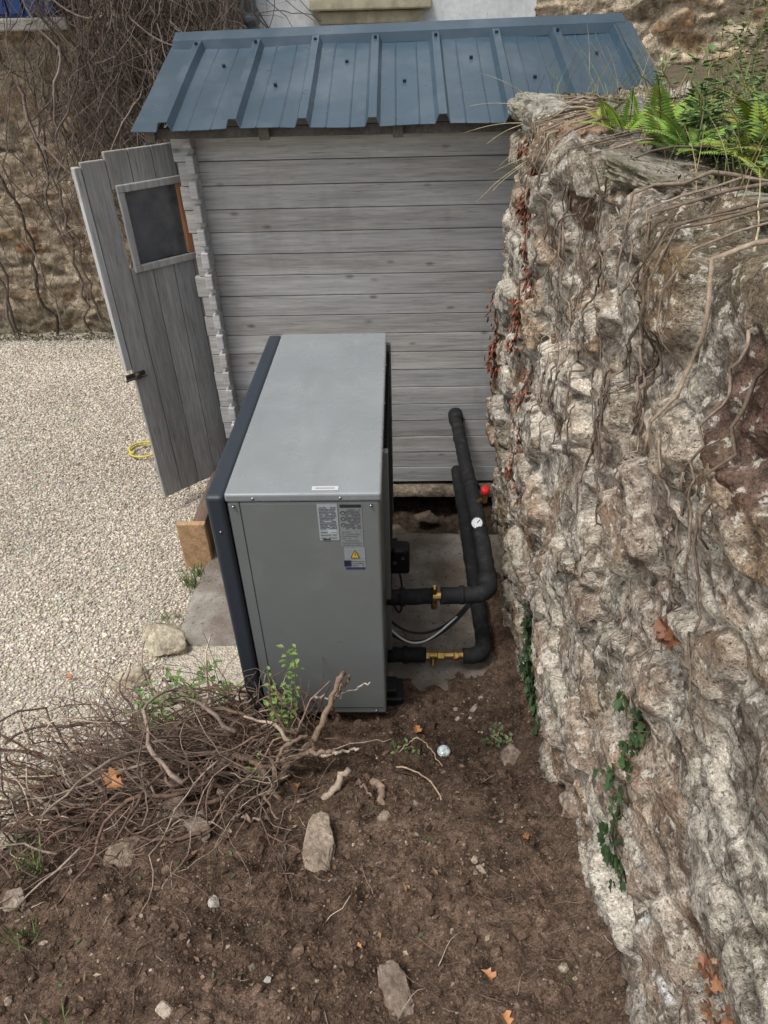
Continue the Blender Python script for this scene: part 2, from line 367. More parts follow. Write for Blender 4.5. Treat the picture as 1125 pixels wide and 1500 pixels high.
grn=(ss(.40,.0,VV)*.5)[...,None]; col=col*(1-grn)+grn*np.array([.14,.13,.085])
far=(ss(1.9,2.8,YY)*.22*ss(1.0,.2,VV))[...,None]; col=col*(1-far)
def spot(y0,z0,ry,rz,s=0):
    w=((YY-y0)/ry)**2+((VV-z0)/rz)**2+.9*fbm(YY*18,VV*18,0,4,s)
    return ss(1.1,.6,w)[...,None]
w=spot(.72,1.60,.10,.10,3)*.75; col=col*(1-w)+w*np.array([.13,.065,.05])*(1+.8*fbm(YY*30,VV*30,0,3,4))[...,None]
w=spot(1.95,1.50,.10,.06,5)*.6; col=col*(1-w)+w*np.array([.22,.12,.07])
w=spot(1.0,1.25,.16,.05,9)*.4; col=col*(1-w)+w*np.array([.30,.16,.11])
for (a,b,r) in ((.544,.80,.020),(.45,.72,.022),(.46,.64,.014),(.60,.83,.01)):
    w=spot(a,b,r,r*1.2,6)*.85; col=col*(1-w)+w*np.array([.72,.73,.70])
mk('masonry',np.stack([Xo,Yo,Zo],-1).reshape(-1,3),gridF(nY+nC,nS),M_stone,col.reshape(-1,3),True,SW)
caps=[((.52,2.72,1.74),(.13,.11,.055),(.1,.1,.2),(.30,.28,.23)),
((.50,2.40,1.74),(.09,.12,.06),(.2,.2,.3),(.30,.28,.23)),
((.50,2.06,1.69),(.07,.07,.10),(.1,-.1,.5),(.26,.17,.11)),
((.53,1.84,1.70),(.08,.09,.08),(.2,.1,-.3),(.22,.18,.14)),
((.56,1.55,1.735),(.15,.12,.03),(.12,.12,.4),(.27,.24,.19)),
((.49,1.28,1.68),(.06,.08,.06),(.3,.1,.1),(.25,.21,.15)),
((.60,1.18,1.75),(.11,.12,.03),(-.1,.12,.1),(.30,.27,.21)),
((.535,1.0,1.69),(.07,.10,.045),(.1,.2,0),(.29,.25,.19)),
((.66,2.2,1.765),(.14,.12,.04),(.1,0,.6),(.25,.23,.2)),
((.80,2.60,1.76),(.14,.12,.04),(0,.1,1),(.25,.23,.2)),
((.70,1.75,1.77),(.09,.10,.03),(0,.1,.2),(.22,.2,.16)),
((.54,.78,1.72),(.08,.10,.045),(0,.1,.1),(.30,.26,.21))]
for i,(l,s,r,c) in enumerate(caps): rock('cap_stone_%d'%(i+1),l,s,r,M_cap,c,i*3+2,6,SW,.8,.15)
for i in range(34):
    y=U(.5,2.75);z=U(.15,1.6)
    x=wallx(y,z)
    rock('face_stone_%d'%(i+1),(x+.038,y,z),(.048,U(.03,.09),U(.02,.05)),(U(-.3,.3),U(-.2,.2),U(-.2,.2)),M_stone,random.choice([(.42,.37,.29),(.34,.255,.18),(.38,.33,.27),(.26,.215,.17),(.30,.2,.13)]),i+40,5,SW,.65,.12)

xs=np.arange(1.02,7,.06);ys=np.arange(-2,5.5,.06)
X,Y=np.meshgrid(xs,ys,indexing='ij')
Z=1.70+.05*fbm(X*2,Y*2,0,4,5)+.1*ss(1.2,3,X); Z[0,:]=-.3
X[0,:]=X[1,:]
mk('garden_bank',np.stack([X,Y,Z],-1).reshape(-1,3),gridF(len(xs),len(ys)),M_bank,np.full((X.size,3),1)*np.array([.12,.09,.06]))

# ---------------------------------------------------------------- HOUSE
H=empty('stone_house')
def hwall(name,x0,x1,seed,tone):
    st=.016
    xs=np.arange(x0,x1+st,st); zs=np.concatenate([np.arange(-.2,2.5,st),np.arange(2.5,5.4,.1)])
    X,Zz=np.meshgrid(xs,zs,indexing='ij')
    col,d=wallcol(X,Zz,seed,.26,.10)
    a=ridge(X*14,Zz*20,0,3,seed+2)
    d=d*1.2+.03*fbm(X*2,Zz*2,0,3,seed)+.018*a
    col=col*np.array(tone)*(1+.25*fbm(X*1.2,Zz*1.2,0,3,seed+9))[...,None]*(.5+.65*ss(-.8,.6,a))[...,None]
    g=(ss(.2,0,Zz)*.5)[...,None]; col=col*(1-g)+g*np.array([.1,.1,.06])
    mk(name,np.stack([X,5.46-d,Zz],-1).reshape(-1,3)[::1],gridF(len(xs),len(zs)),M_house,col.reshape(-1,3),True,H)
hwall('stone_facade_left',-4.6,-1.0,60,(1.0,.92,.80))
hwall('stone_facade_right',.88,4.6,61,(.95,.86,.73))
b=MB(); b.box(-1.01,.89,5.44,5.9,-.2,5.3); b.box(-8,-1.01,5.5,5.9,-.2,5.3); b.box(.89,7,5.5,5.9,-.2,5.3)
b.build('rendered_facade',M_render,H)
b=MB(); b.box(-.55,.22,5.30,5.46,2.06,2.125); b.box(-.50,.17,5.36,5.445,1.99,2.059); b.build('window_sill',M_sill,H,bevel=.01)
b=MB(); b.box(-.5,.17,5.42,5.438,2.127,3.3,mi=1); 
for xx in (-.5,-.18,.12): b.box(xx,xx+.05,5.40,5.436,2.127,3.3)
b.box(-.5,.17,5.395,5.419,2.127,2.18); b.box(-.5,.17,5.395,5.419,3.25,3.32)
b.build('window',[M_white,M_glass],H)
b=MB(); b.tube([(-.93,5.37,-.0),(-.93,5.37,5.2)],.04,14); b.tube([(-.93,5.37,2.0),(-.93,5.37,2.06)],.052,14);b.tube([(-.93,5.37,.9),(-.93,5.37,.96)],.052,14);b.build('downpipe',gmat('zinc',(.14,.17,.19),.5,.3),H,True)
b=MB(); b.box(-2.95,-2.14,5.30,5.40,2.07,3.3)
for i in range(8): b.box(-2.93+i*.1,-2.85+i*.1,5.28,5.299,2.09,3.28)
b.build('blue_shutter',M_blue,H)
b=MB(); b.box(-3.05,-2.08,5.26,5.46,2.0,2.068); b.build('shutter_sill',gmat('grey_sill',(.3,.28,.25),.9,mul=((10,5,.3),)),H,bevel=.01)

V=empty('dried_climbing_vine')
mb=MB()
def vinecol(): 
    g=U(.35,1.5); return (.17*g,.135*g,.11*g)
for i in range(1650):
    dense=i<1250
    if dense:
        x=min(-1.02,random.gauss(-1.55,.40)); z=U(1.15,2.9)
    else: x=U(-4,-1.0); z=U(.3,2.8)
    if dense and x<-2.5: x=U(-2.1,-1.05)
    y=5.34-(R()*.40 if dense else R()*.04)
    p=Vector((x,y,z)); dr=Vector((random.gauss(0,.4),0,-1 if R()<.8 else .7)); path=[];nn=random.randint(8,17)
    for k in range(nn):
        path.append(p.copy()); dr+=Vector((random.gauss(0,.32),random.gauss(0,.12),random.gauss(-.05,.2)))
        dr.normalize(); p=p+dr*U(.04,.09); p.y=min(max(p.y,4.95),5.37); 
        if p.z<.0: break
    if len(path)<3: continue
    r0=U(.0012,.0045) if R()<.95 else U(.007,.012)
    mb.tube(path,[r0*(1-.6*k/len(path)) for k in range(len(path))],4,vinecol(),cap=False)
for i in range(16):
    x=-1.15-i*.19+U(-.08,.08);p=Vector((x,5.36,-.05));path=[]
    for k in range(24):
        path.append(p.copy()); p=p+Vector((random.gauss(0,.03),random.gauss(0,.01),.085)); p.y=min(max(p.y,5.28),5.36)
    r0=U(.007,.016); mb.tube(path,[r0*(1-.5*k/24) for k in range(24)],5,vinecol(),cap=False)
mb.build('stems',M_vine,V,True)
mb=MB()
for i in range(900):
    x=U(-4,-1.6); p=Vector((x,5.3-abs(random.gauss(0,.04)),-.03+abs(random.gauss(0,.02))))
    g=U(.6,1.3); mb.leaf(p,(random.gauss(0,1),random.gauss(-.3,.6),U(.2,1)),(0,0,1),U(.02,.05),U(.008,.018),random.choice([(.07*g,.09*g,.03*g),(.16*g,.13*g,.08*g)]))
mb.build('weeds',M_leaf)

# ---------------------------------------------------------------- SHED
S=empty('wooden_shed')
SY=3.05;SL=-.82;SR=.82;SB=4.27
def wc(): 
    g=U(.84,1.14); w=U(-.008,.012); return (.415*g+w,.408*g,.388*g-w)
mb=MB(); bh=.0915; z=.045-bh*.4
for i in range(18):
    j=U(-.0012,.0012); ext=-.075+U(-.012,.012)
    mb.box(SL+ext,SR+.07,SY+j,SY+.03+j,z+.0022,z+bh-.001,wc())
    mb.box(SL+.01,SR-.01,SY+.010,SY+.025,z-.004,z+.008,(.09,.08,.07))
    z+=bh
mb.box(SL-.02,SR+.05,SY+.006,SY+.03,z+.002,1.725,(.2,.19,.17))
mb.build('side_cladding',M_wood,S,bevel=.0018)
mb=MB(); z=.045+bh*.1
while z<1.62:
    e=U(-.012,.012)
    mb.box(SL-.018,SL+.014,SY-.085+e,SY-.002,z+.012,z+bh-.012,wc())
    mb.box(SL-.016,SL+.012,SY-.045+e,SY-.0025,z-.013,z+.011,wc())
    mb.box(SL-.015,SL+.012,SY+.034,3.22,z-.04,z+bh-.043,wc())
    mb.box(SL-.015,SL+.012,3.98,SB+.06,z-.04,z+bh-.043,wc())
    mb.box(SR-.015,SR+.012,SY-.07,SB+.06,z-.04,z+bh-.043,wc())
    z+=bh
z=1.66
while z<1.82:
    q=max(0,(z+bh-1.735)/.26*.81)+.03; mb.box(SL-.015,SL+.012,SY+q,SB-q,z,z+bh-.002,wc()); mb.box(SR-.015,SR+.012,SY+q,SB-q,z,z+bh-.002,wc()); z+=bh
mb.build('gable_cladding',M_wood,S,bevel=.005)
mb=MB(); mb.box(SL+.02,SR-.02,SB,SB+.03,.02,1.70,(.25,.24,.22)); mb.build('rear_cladding',M_wood,S)
mb=MB(); mb.box(SL+.015,SR-.02,SY+.04,SB-.01,.02,.05); mb.build('floor_boards',M_dark,S)
M_fd=gmat('dirty_foundation',(.19,.155,.115),.95,mul=((6,6,.4),(50,4,.4)),mix=((10,4,.48,.58,(.05,.04,.03),.75),),bump=((40,1,.015),),spec=.1)
slab('foundation',SL-.04,SR+.1,2.97,SB+.08,-.012,-.055,M_fd,21,.02,S)
mb=MB()
for xx in (-.93,-.5,0,.5,.93):
    vs=[(xx-.02,2.88,1.655),(xx+.02,2.88,1.655),(xx+.02,3.62,1.892),(xx-.02,3.62,1.892),(xx-.02,2.88,1.700),(xx+.02,2.88,1.700),(xx+.02,3.62,1.937),(xx-.02,3.62,1.937)]
    mb.add(vs,[(0,3,2,1),(4,5,6,7),(0,1,5,4),(1,2,6,5),(2,3,7,6),(3,0,4,7)],(.13,.11,.09))
mb.box(-.95,.95,2.90,2.918,1.665,1.702,(.10,.09,.08))
mb.build('rafters',M_rawwood,S,bevel=.003)
ribs=[-.863+.2567*k for k in range(8)]
prof=[(-.99,0)]
for k,r in enumerate(ribs):
    prof+=[(r-.028,0),(r-.015,.030),(r+.015,.030),(r+.028,0)]
    if k<7:
        for q in (.33,.67): 
            c0=r+.2567*q; prof+=[(c0-.004,0),(c0,.003),(c0+.004,0)]
prof+=[(.985,0)]
prof.sort(key=lambda a:a[0])
mb=MB()
for side in (0,1):
    n=len(prof);ns=14;vs=[]
    for i in range(ns):
        t=i/(ns-1)
        for (x,h) in prof:
            y=2.85+.81*t; z=1.70+.26*t+h+.003*math.sin(x*9+t*5)+.012*x*t
            if i==0: y+=.006*math.sin(x*37)
            if side: y=2*3.66-y
            vs.append((x,y,z))
    fs=[(i*n+j,i*n+j+1,(i+1)*n+j+1,(i+1)*n+j) for i in range(ns-1) for j in range(n-1)]
    if side: fs=[f[::-1] for f in fs]
    mb.add(vs,fs)
o=mb.build('roof_sheets',M_roof,S); s_=o.modifiers.new('s','SOLIDIFY'); s_.thickness=.0025; s_.offset=-1
mb=MB()
pr=[(-.080,-.055),(-.077,-.018),(-.005,.012),(.005,.012),(.077,-.018),(.080,-.055)]
for (a,b_) in zip(pr[:-1],pr[1:]):
    mb.add([(-.975,3.66+a[0],1.975+a[1]),(.97,3.66+a[0],2.001+a[1]),(.97,3.66+b_[0],2.001+b_[1]),(-.975,3.66+b_[0],1.975+b_[1])],[(0,1,2,3)])
o=mb.build('ridge_cap',M_roof,S); s_=o.modifiers.new('s','SOLIDIFY'); s_.thickness=.003
mb=MB()
for xs_ in (.975,):
    for sd in (0,1):
        def yy_(y): return 2*3.66-y if sd else y
        vs=[(xs_-.045,yy_(2.845),1.745),(xs_+.02,yy_(2.845),1.745),(xs_+.02,yy_(3.60),1.985),(xs_-.045,yy_(3.60),1.985),(xs_-.045,yy_(2.845),1.705),(xs_+.02,yy_(2.845),1.665),(xs_+.02,yy_(3.60),1.92),(xs_-.045,yy_(3.60),1.965)]
        mb.add(vs,[(0,1,2,3),(1,5,6,2),(0,3,7,4),(0,4,5,1)])
mb.build('verge_flashing',M_roof,S)
mb=MB()
for k,r in enumerate(ribs[:7]):
    for (dx,t) in ((0,.85),(.12,.42) if k%2 else (.14,.66)):
        y=2.85+.81*t; h=.030 if dx==0 else .002
        mb.cyl((r+dx,y,1.70+.26*t+h+.012*r*t),(r+dx,y-.003,1.710+.26*t+h+.012*r*t),.0075,8)
mb.build('roof_screws',gmat('screw_cap',(.02,.035,.05),.3),S)
D=Matrix.Translation((-.865,3.215,0))@Matrix(((-.707,.707,0,0),(-.707,-.707,0,0),(0,0,1,0),(0,0,0,1)))
mb=MB()
W=.50
for i in range(5):
    c=wc(); c=tuple(q*.76 for q in c)
    x0=i*W/5+.0012;x1=(i+1)*W/5-.0012
    if x1>.09 and x0<.39:
        mb.box(x0,x1,0,.02,.06,1.18,c,M=D); mb.box(x0,x1,0,.02,1.49,1.625,c,M=D)
    else: mb.box(x0,x1,0,.02,.06,1.625 if i<4 else 1.60,c,M=D)
mb.box(W+.002,W+.03,-.01,.022,.76,1.585,(.46,.45,.43),M=D)
mb.box(.01,W-.01,-.03,-.002,.15,.24,(.22,.2,.18),M=D);mb.box(.01,W-.01,-.03,-.002,1.05,1.13,(.22,.2,.18),M=D)
mb.build('door_leaf',M_woodv,S,bevel=.003)
mb=MB(); f=.028;c=(.36,.35,.33)
x0,x1,z0,z1=.075,.385,1.165,1.505
mb.box(x0,x1,.018,.036,z0,z0+f,c,M=D);mb.box(x0,x1,.018,.036,z1-f,z1,c,M=D);mb.box(x0,x0+f-.012,.0185,.0355,z0+f,z1-f,c,M=D);mb.box(x1-f,x1,.0185,.0355,z0+f,z1-f,c,M=D)
mb.box(x0+f-.011,x0+f+.014,-.01,.026,z0+f,z1-f,(.48,.22,.11),M=D)
mb.build('door_window_frame',M_woodv,S,bevel=.003)
mb=MB(); mb.box(x0+.01,x1-.01,.004,.008,z0+.01,z1-.01,M=D); mb.build('door_window_glass',M_glass,S)
mb=MB(); mb.box(W-.05,W+.04,.021,.03,.72,.745,M=D); mb.cyl(D@Vector((W-.01,.03,.735)),D@Vector((W-.01,.055,.735)),.012,12);mb.cyl(D@Vector((W-.05,.04,.725)),D@Vector((W+.05,.04,.725)),.005,8); mb.build('door_latch',gmat('rusty_iron',(.09,.07,.06),.6,.6),S)
mb=MB(); mb.box(-1.01,-.88,2.42,2.45,-.05,.205,(.42,.26,.14)); mb.box(-.93,-.885,2.452,3.0,-.05,.20,(.15,.10,.075)); mb.box(-.985,-.932,2.452,3.0,-.05,.12,(.14,.10,.075))
mb.build('timber_step',M_rawwood,bevel=.004)

# ---------------------------------------------------------------- HEAT PUMP
HP=empty('heat_pump')
x0,x1,y0,y1,zb,zt=-.463,-.056,1.465,2.58,.115,1.02
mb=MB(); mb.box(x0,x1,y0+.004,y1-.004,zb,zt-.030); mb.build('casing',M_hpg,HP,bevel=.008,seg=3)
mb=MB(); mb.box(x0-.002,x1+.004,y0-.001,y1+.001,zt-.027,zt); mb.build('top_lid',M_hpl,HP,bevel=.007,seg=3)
mb=MB(); mb.box(-.430,-.4285,y0+.0028,y0+.006,zb+.01,zt-.03); mb.box(x0+.002,x1-.002,y0+.0065,y0+.01,zt-.0305,zt-.0265); mb.box(x0+.01,x1-.01,y0+.0025,y0+.006,zb+.03,zb+.0315); mb.build('panel_seams',M_black,HP)
mb=MB(); mb.box(-.517,-.466,y0-.006,y1+.004,zb-.02,zt-.004); mb.build('front_panel',M_hpd,HP,bevel=.012,seg=3)
mb=MB()
for cy in (1.78,2.26):
    for r in (.04,.08,.12,.16,.2):
        mb.tube([(-.523,cy+r*math.cos(a*math.pi/16),.57+r*math.sin(a*math.pi/16)) for a in range(33)],.004,5,cap=False)
    for a in range(12): mb.tube([(-.521,cy,.57),(-.521,cy+.2*math.cos(a*math.pi/6),.57+.2*math.sin(a*math.pi/6))],.003,5)
mb.build('fan_grilles',M_black,HP,True)
mb=MB(); mb.box(x1+.001,x1+.004,y0+.30,y1-.02,zb+.05,zt-.06)
for k in range(9):
    z=zb+.06+k*.095; mb.box(x1+.012,x1+.016,y0+.30,y1-.02,z,z+.005)
for k in range(30):
    y=y0+.30+k*.0265; mb.box(x1+.005,x1+.0115,y,y+.003,zb+.05,zt-.06)
mb.build('coil_guard',M_black,HP)
mb=MB(); mb.box(x1-.002,x1+.018,y0+.27,y0+.295,zb+.02,zt-.04);mb.box(x1-.002,x1+.02,y1-.02,y1-.003,zb+.02,zt-.04); mb.build('coil_guard_edges',M_hpg,HP,bevel=.003)
mb=MB()
for y in (1.60,2.40):
    mb.box(-.52,-.02,y-.035,y+.035,.085,.112); mb.box(-.50,-.42,y-.05,y+.05,-.02,.084); mb.box(-.14,.0,y-.05,y+.05,-.02,.084)
mb.build('support_feet',M_black,HP,bevel=.006)
mb=MB()
for (x,z) in ((-.445,zt-.04),(-.39,zt-.014),(-.08,zt-.04),(-.16,zt-.014),(-.445,zb+.02),(-.09,zb+.02)):
    mb.cyl((x,y0+.004,z),(x,y0-.004,z),.0035,10)
for y in (1.7,2.0,2.3): mb.cyl((x1+.002,y,zt-.014),(x1+.007,y,zt-.014),.004,8)
for z in (.9,.2): mb.cyl((-.49,y0-.004,z),(-.49,y0-.008,z),.0035,8)
mb.build('screws',M_steel,HP,True)
mb=MB(); yf=y0+.004
def lab(x0,x1,z0,z1,c,dy=.0012): mb.box(x0,x1,yf-dy,yf-dy+.0008,z0,z1,c)
def lines(x0,x1,z0,z1,n,c,ragged=True):
    for k in range(n):
        z=z1-(k+.5)*(z1-z0)/n; x=x0
        while x<x1-.003:
            w=min(U(.003,.012),x1-x); 
            if R()<.85: lab(x,x+w*.85,z-.0008,z+.0008,c,.0022)
            x+=w
lab(-.224,-.170,.862,.985,(.34,.37,.38)); lines(-.220,-.174,.90,.975,15,(.06,.06,.07)); lines(-.220,-.174,.866,.895,3,(.1,.1,.1)); lab(-.200,-.176,.885,.898,(.45,.47,.48),.002); lab(-.215,-.195,.865,.868,(.02,.02,.02),.003)
lab(-.166,-.105,.838,.985,(.23,.24,.24)); lab(-.164,-.107,.972,.982,(.03,.03,.03),.002); lines(-.150,-.109,.90,.968,14,(.08,.08,.08)); lines(-.162,-.109,.842,.895,7,(.13,.13,.13))
for zc in (.955,.935,.915):
    mb.tube([(-.157+.0055*math.cos(a*.523),yf-.002,zc+.0055*math.sin(a*.523)) for a in range(13)],.0008,4,(.03,.03,.03),cap=False)
lab(-.160,-.102,.795,.836,(.27,.29,.29)); lab(-.160,-.102,.765,.794,(.27,.28,.28)); lines(-.145,-.106,.768,.790,3,(.08,.08,.08))
lab(-.162,-.142,.768,.79,(.02,.02,.05),.002); lab(-.158,-.104,.757,.763,(.03,.04,.12))
mb.add([(-.143,yf-.003,.800),(-.117,yf-.003,.800),(-.130,yf-.003,.829)],[(0,1,2)],(.02,.02,.02)); mb.add([(-.140,yf-.0035,.802),(-.120,yf-.0035,.802),(-.130,yf-.0035,.825)],[(0,1,2)],(.70,.42,.02))
mb.box(-.131,-.129,yf-.0042,yf-.0038,.808,.819,(.02,.02,.02))
mb.box(-.235,-.165,1.478,1.497,zt+.0006,zt+.0014,(.52,.53,.52)); mb.box(-.225,-.175,1.484,1.490,zt+.0016,zt+.002,(.3,.3,.3))
mb.build('labels',M_label,HP)
mb=MB(); mb.box(x1+.004,x1+.085,1.93,1.99,.33,.45); mb.box(x1+.02,x1+.07,1.90,1.929,.44,.47); mb.build('terminal_box',M_black,HP,bevel=.012,seg=3)
mb=MB(); mb.cyl((x1+.03,1.925,.40),(x1+.03,1.915,.40),.008,10); mb.cyl((x1+.06,1.925,.42),(x1+.06,1.915,.42),.006,10); mb.build('terminal_screws',M_steel,HP)

# ---------------------------------------------------------------- PIPES
PP=empty('insulated_pipework')
def arc(c,r,a0,a1,pl,n=8):
    out=[]
    for i in range(n+1):
        a=math.radians(a0+(a1-a0)*i/n); out.append(Vector(c)+Vector(pl[0])*r*math.cos(a)+Vector(pl[1])*r*math.sin(a))
    return out
mb=MB()
def wob(path,r):
    P=[];Rr=[]
    path=[Vector(p) for p in path]
    for a,b_ in zip(path[:-1],path[1:]):
        n=max(1,int((b_-a).length/.02))
        for k in range(n):
            P.append(a.lerp(b_,k/n)+Vector((random.gauss(0,.0012),0,random.gauss(0,.0012)))); Rr.append(r*(1+random.gauss(0,.025)))
    P.append(path[-1]);Rr.append(r); return P,Rr
ex=Vector((1,0,0));ey=Vector((0,1,0))
z1=.385
P_,R_=wob([(-.054,1.76,z1-.01),(.105,1.76,z1-.005)],.029); mb.tube(P_,R_,16)
P_,R_=wob([(.135,1.76,z1-.005),(.25,1.76,z1)]+arc((.25,1.82,z1),.06,-90,0,(ex,ey))+[(.305,2.2,z1+.01),(.285,2.6,z1+.02),(.272,2.98,z1+.03)],.030); mb.tube(P_,R_,16)
mb.tube([(.272,2.97,z1+.03),(.272,3.04,z1+.03)],.036,16)
P_,R_=wob([(-.054,1.76,.085),(.085,1.76,.08)],.029); mb.tube(P_,R_,16)
P_,R_=wob([(.225,1.76,.075),(.25,1.76,.075)]+arc((.25,1.82,.075),.06,-90,0,(ex,ey))+[(.305,2.2,.08),(.300,2.6,.09),(.29,3.0,.11)],.031); mb.tube(P_,R_,16)
for (a,b_) in (((.295,1.80,z1),(.310,1.86,z1)),((.300,2.40,z1+.014),(.297,2.43,z1+.015)),((.20,1.76,z1),(.215,1.76,z1)),((.0,1.76,.083),(.02,1.76,.083)),((-.01,1.76,z1-.008),(.01,1.76,z1-.008))): mb.cyl(a,b_,.034,16)
mb.build('insulation',M_insul,PP,True)
mb=MB()
mb.cyl((.10,1.76,z1-.005),(.14,1.76,z1-.005),.017,10); mb.cyl((.112,1.76,z1-.045),(.112,1.76,z1+.045),.010,8); mb.cyl((.108,1.76,z1+.035),(.116,1.76,z1+.035),.014,6);mb.cyl((.112,1.76,z1-.06),(.112,1.76,z1-.035),.013,6)
for (a,b_,r) in ((.08,.10,.021),(.10,.13,.016),(.13,.155,.020),(.155,.19,.015),(.19,.205,.022),(.205,.23,.017)): mb.cyl((a,1.76,.078),(b_,1.76,.078),r,6 if r>.018 else 16)
mb.cyl((.198,1.76,.078),(.198,1.72,.12),.009,10); mb.cyl((.115,1.76,.078),(.115,1.74,.045),.011,10)
mb.cyl((.305,2.27,z1+.03),(.335,2.265,z1+.06),.010,10); mb.cyl((.335,2.265,z1+.04),(.335,2.265,z1+.075),.013,8)
mb.build('brass_valves',M_brass,PP,bevel=.001)
mb=MB(); mb.tube([(.335,2.265,z1+.075),(.335,2.262,z1+.085),(.335,2.26,z1+.11),(.335,2.258,z1+.113)],[.010,.017,.017,.010],14); mb.build('valve_knob',M_red,PP,True)
mb=MB(); g0=Vector((.297,2.13,z1+.028)); gn=Vector((-.25,-.6,.75)).normalized(); mb.cyl(g0,g0+gn*.02,.026,24); mb.build('gauge_case',M_steel,PP,True)
mb=MB(); mb.cyl(g0+gn*.0202,g0+gn*.022,.021,24); mb.build('gauge_dial',gmat('dial_face',(.34,.37,.39),.3),PP)
mb=MB(); q=g0+gn*.023; mb.tube([q,q+Vector((.012,.006,.012))],.0014,5); 
for k in range(9):
    a=k*.6; e1=gn.cross(Vector((1,0,0))).normalized(); e2=gn.cross(e1); d_=e1*math.cos(a)+e2*math.sin(a); mb.tube([q+d_*.014,q+d_*.018],.0009,4)
mb.build('gauge_needle',M_black,PP)
mb=MB()
def bez(p0,p1,p2,p3,n=20):
    p0,p1,p2,p3=map(Vector,(p0,p1,p2,p3)); return [(1-t)**3*p0+3*(1-t)**2*t*p1+3*(1-t)*t*t*p2+t**3*p3 for t in [k/n for k in range(n+1)]]
mb.tube(bez((-.05,1.80,.16),(.06,1.74,.10),(.18,1.78,.17),(.285,1.86,.31)),.0055,8)
mb.tube(bez((-.05,1.84,.19),(.05,1.78,.10),(.2,1.80,.16),(.29,1.9,.32)),.005,8)
mb.tube(bez((-.05,1.9,.30),(.0,1.84,.05),(.02,1.9,.3),(-.02,1.95,.36)),.004,8)
mb.build('cables',M_black,PP,True)
mb=MB(); mb.tube(bez((-.05,1.79,.20),(.05,1.70,.12),(.12,1.75,.20),(.2,1.80,.24)),.0035,8); mb.build('white_cable',M_white,PP,True)
for i,(x,y,z,s) in enumerate(((-.02,2.84,-.19,.09),(.13,2.92,-.14,.07),(.36,2.78,-.14,.08),(.42,2.68,-.10,.06),(.22,2.70,-.17,.05))):
    rock('rubble_stone',(x,y,z),(s,s*.7,s*.5),(0,.2,U(0,3)),M_rock,(.16,.125,.095),i+90,4)

# ---------------------------------------------------------------- loose stones
st_=[((-.215,.88,-.003),(.048,.088,.016),.30,(.30,.24,.18)),((-.62,1.00,0),(.05,.06,.02),-.5,(.22,.17,.13)),((-.70,.84,0),(.055,.07,.018),.2,(.27,.21,.15)),
((-.98,1.95,-.05),(.10,.11,.055),.3,(.38,.33,.24)),((-1.06,1.74,-.05),(.08,.05,.035),.3,(.34,.29,.21)),((-1.24,1.30,-.02),(.08,.06,.04),.1,(.30,.26,.19)),
((-.02,.53,-.01),(.035,.06,.014),.2,(.20,.155,.12)),((.01,.45,0),(.014,.028,.010),.5,(.36,.32,.29)),((-.43,.72,0),(.013,.017,.008),.5,(.36,.33,.28)),((.33,1.27,0),(.04,.035,.02),.8,(.17,.13,.1)),((-.45,.48,0),(.012,.018,.01),1,(.5,.42,.32)),((-.27,.54,0),(.008,.008,.006),1,(.4,.38,.34)),
((-1.18,1.12,0),(.06,.045,.025),.5,(.33,.29,.23)),((-.86,1.68,-.01),(.06,.045,.03),.9,(.26,.23,.18)),((-.52,.92,0),(.03,.045,.015),.7,(.23,.18,.14)),((-1.06,.95,0),(.06,.05,.025),.2,(.30,.26,.2)),((-.05,.98,0),(.022,.016,.012),.9,(.24,.19,.14)),((.18,.80,0),(.014,.018,.01),.2,(.26,.21,.16)),((-.88,.72,0),(.03,.03,.015),.2,(.28,.22,.17))]
for i,(l,s,a,c) in enumerate(st_):
    z=max(soil_z1(l[0],l[1]),-.045)+s[2]*.15
    rock('field_stone',(l[0],l[1],z),s,(U(-.1,.1),U(-.1,.1),a),M_rock,c,i*5+200,5,None,.7,.15)
mb=MB(); gx,gy=.13,1.335; gz=soil_z1(gx,gy)+.012
mb.tube([(gx,gy,gz-.01),(gx,gy,gz),(gx,gy,gz+.006),(gx,gy,gz+.008)],[.022,.022,.017,.008],16)
mb.build('bottle_cap',gmat('clear_cap',(.38,.43,.43),.15,mul=((90,4,.8),),spec=.8),None,True)

# ---------------------------------------------------------------- uprooted vine pile
PV=empty('uprooted_vine_pile')
mb=MB()
def scol(light=False):
    g=U(.6,1.25)
    if light or R()<.14: return (.40*g,.32*g,.24*g)
    return random.choice([(.16*g,.10*g,.072*g),(.11*g,.075*g,.058*g),(.21*g,.14*g,.10*g),(.22*g,.165*g,.13*g)])
def branch(p,d,L,r,wig=.25,hug=.5,n=14,col=None,hmax=.25):
    p=Vector(p);d=Vector(d).normalized();path=[];bent=Vector((random.gauss(0,1),random.gauss(0,1),random.gauss(0,.6)))*.06
    for k in range(n):
        path.append(p.copy()); d=(d+bent+Vector((random.gauss(0,wig),random.gauss(0,wig),random.gauss(0,wig*.6)))*.4).normalized()
        p=p+d*L/n; g=max(float(soilh(np.array([p.x]),np.array([p.y]))[0]),-.05)
        if p.z<g+.01: p.z=g+.01; d.z=abs(d.z)*.3
        if p.z>g+hmax: d.z-=.35
    mb.tube(path,[r*(1-.65*k/n)*(1+random.gauss(0,.08)) for k in range(n)],6,col or scol())
    return path
for i in range(520):
    a=random.gauss(math.pi,.5); 
    x=U(-1.0,-.27);y=1.17+random.gauss(0,.13)-.12*(-.3-x)+.05; g=max(float(soilh(np.array([x]),np.array([y]))[0]),-.04)
    hh=.21*math.exp(-((x+.45)/.33)**2)+.04
    branch((x,y,g+U(0,hh)),(math.cos(a),math.sin(a)*.8-.1,U(-.3,.45)),U(.15,.6),U(.0009,.0032) if R()<.86 else U(.004,.0075),.7,hmax=.30)
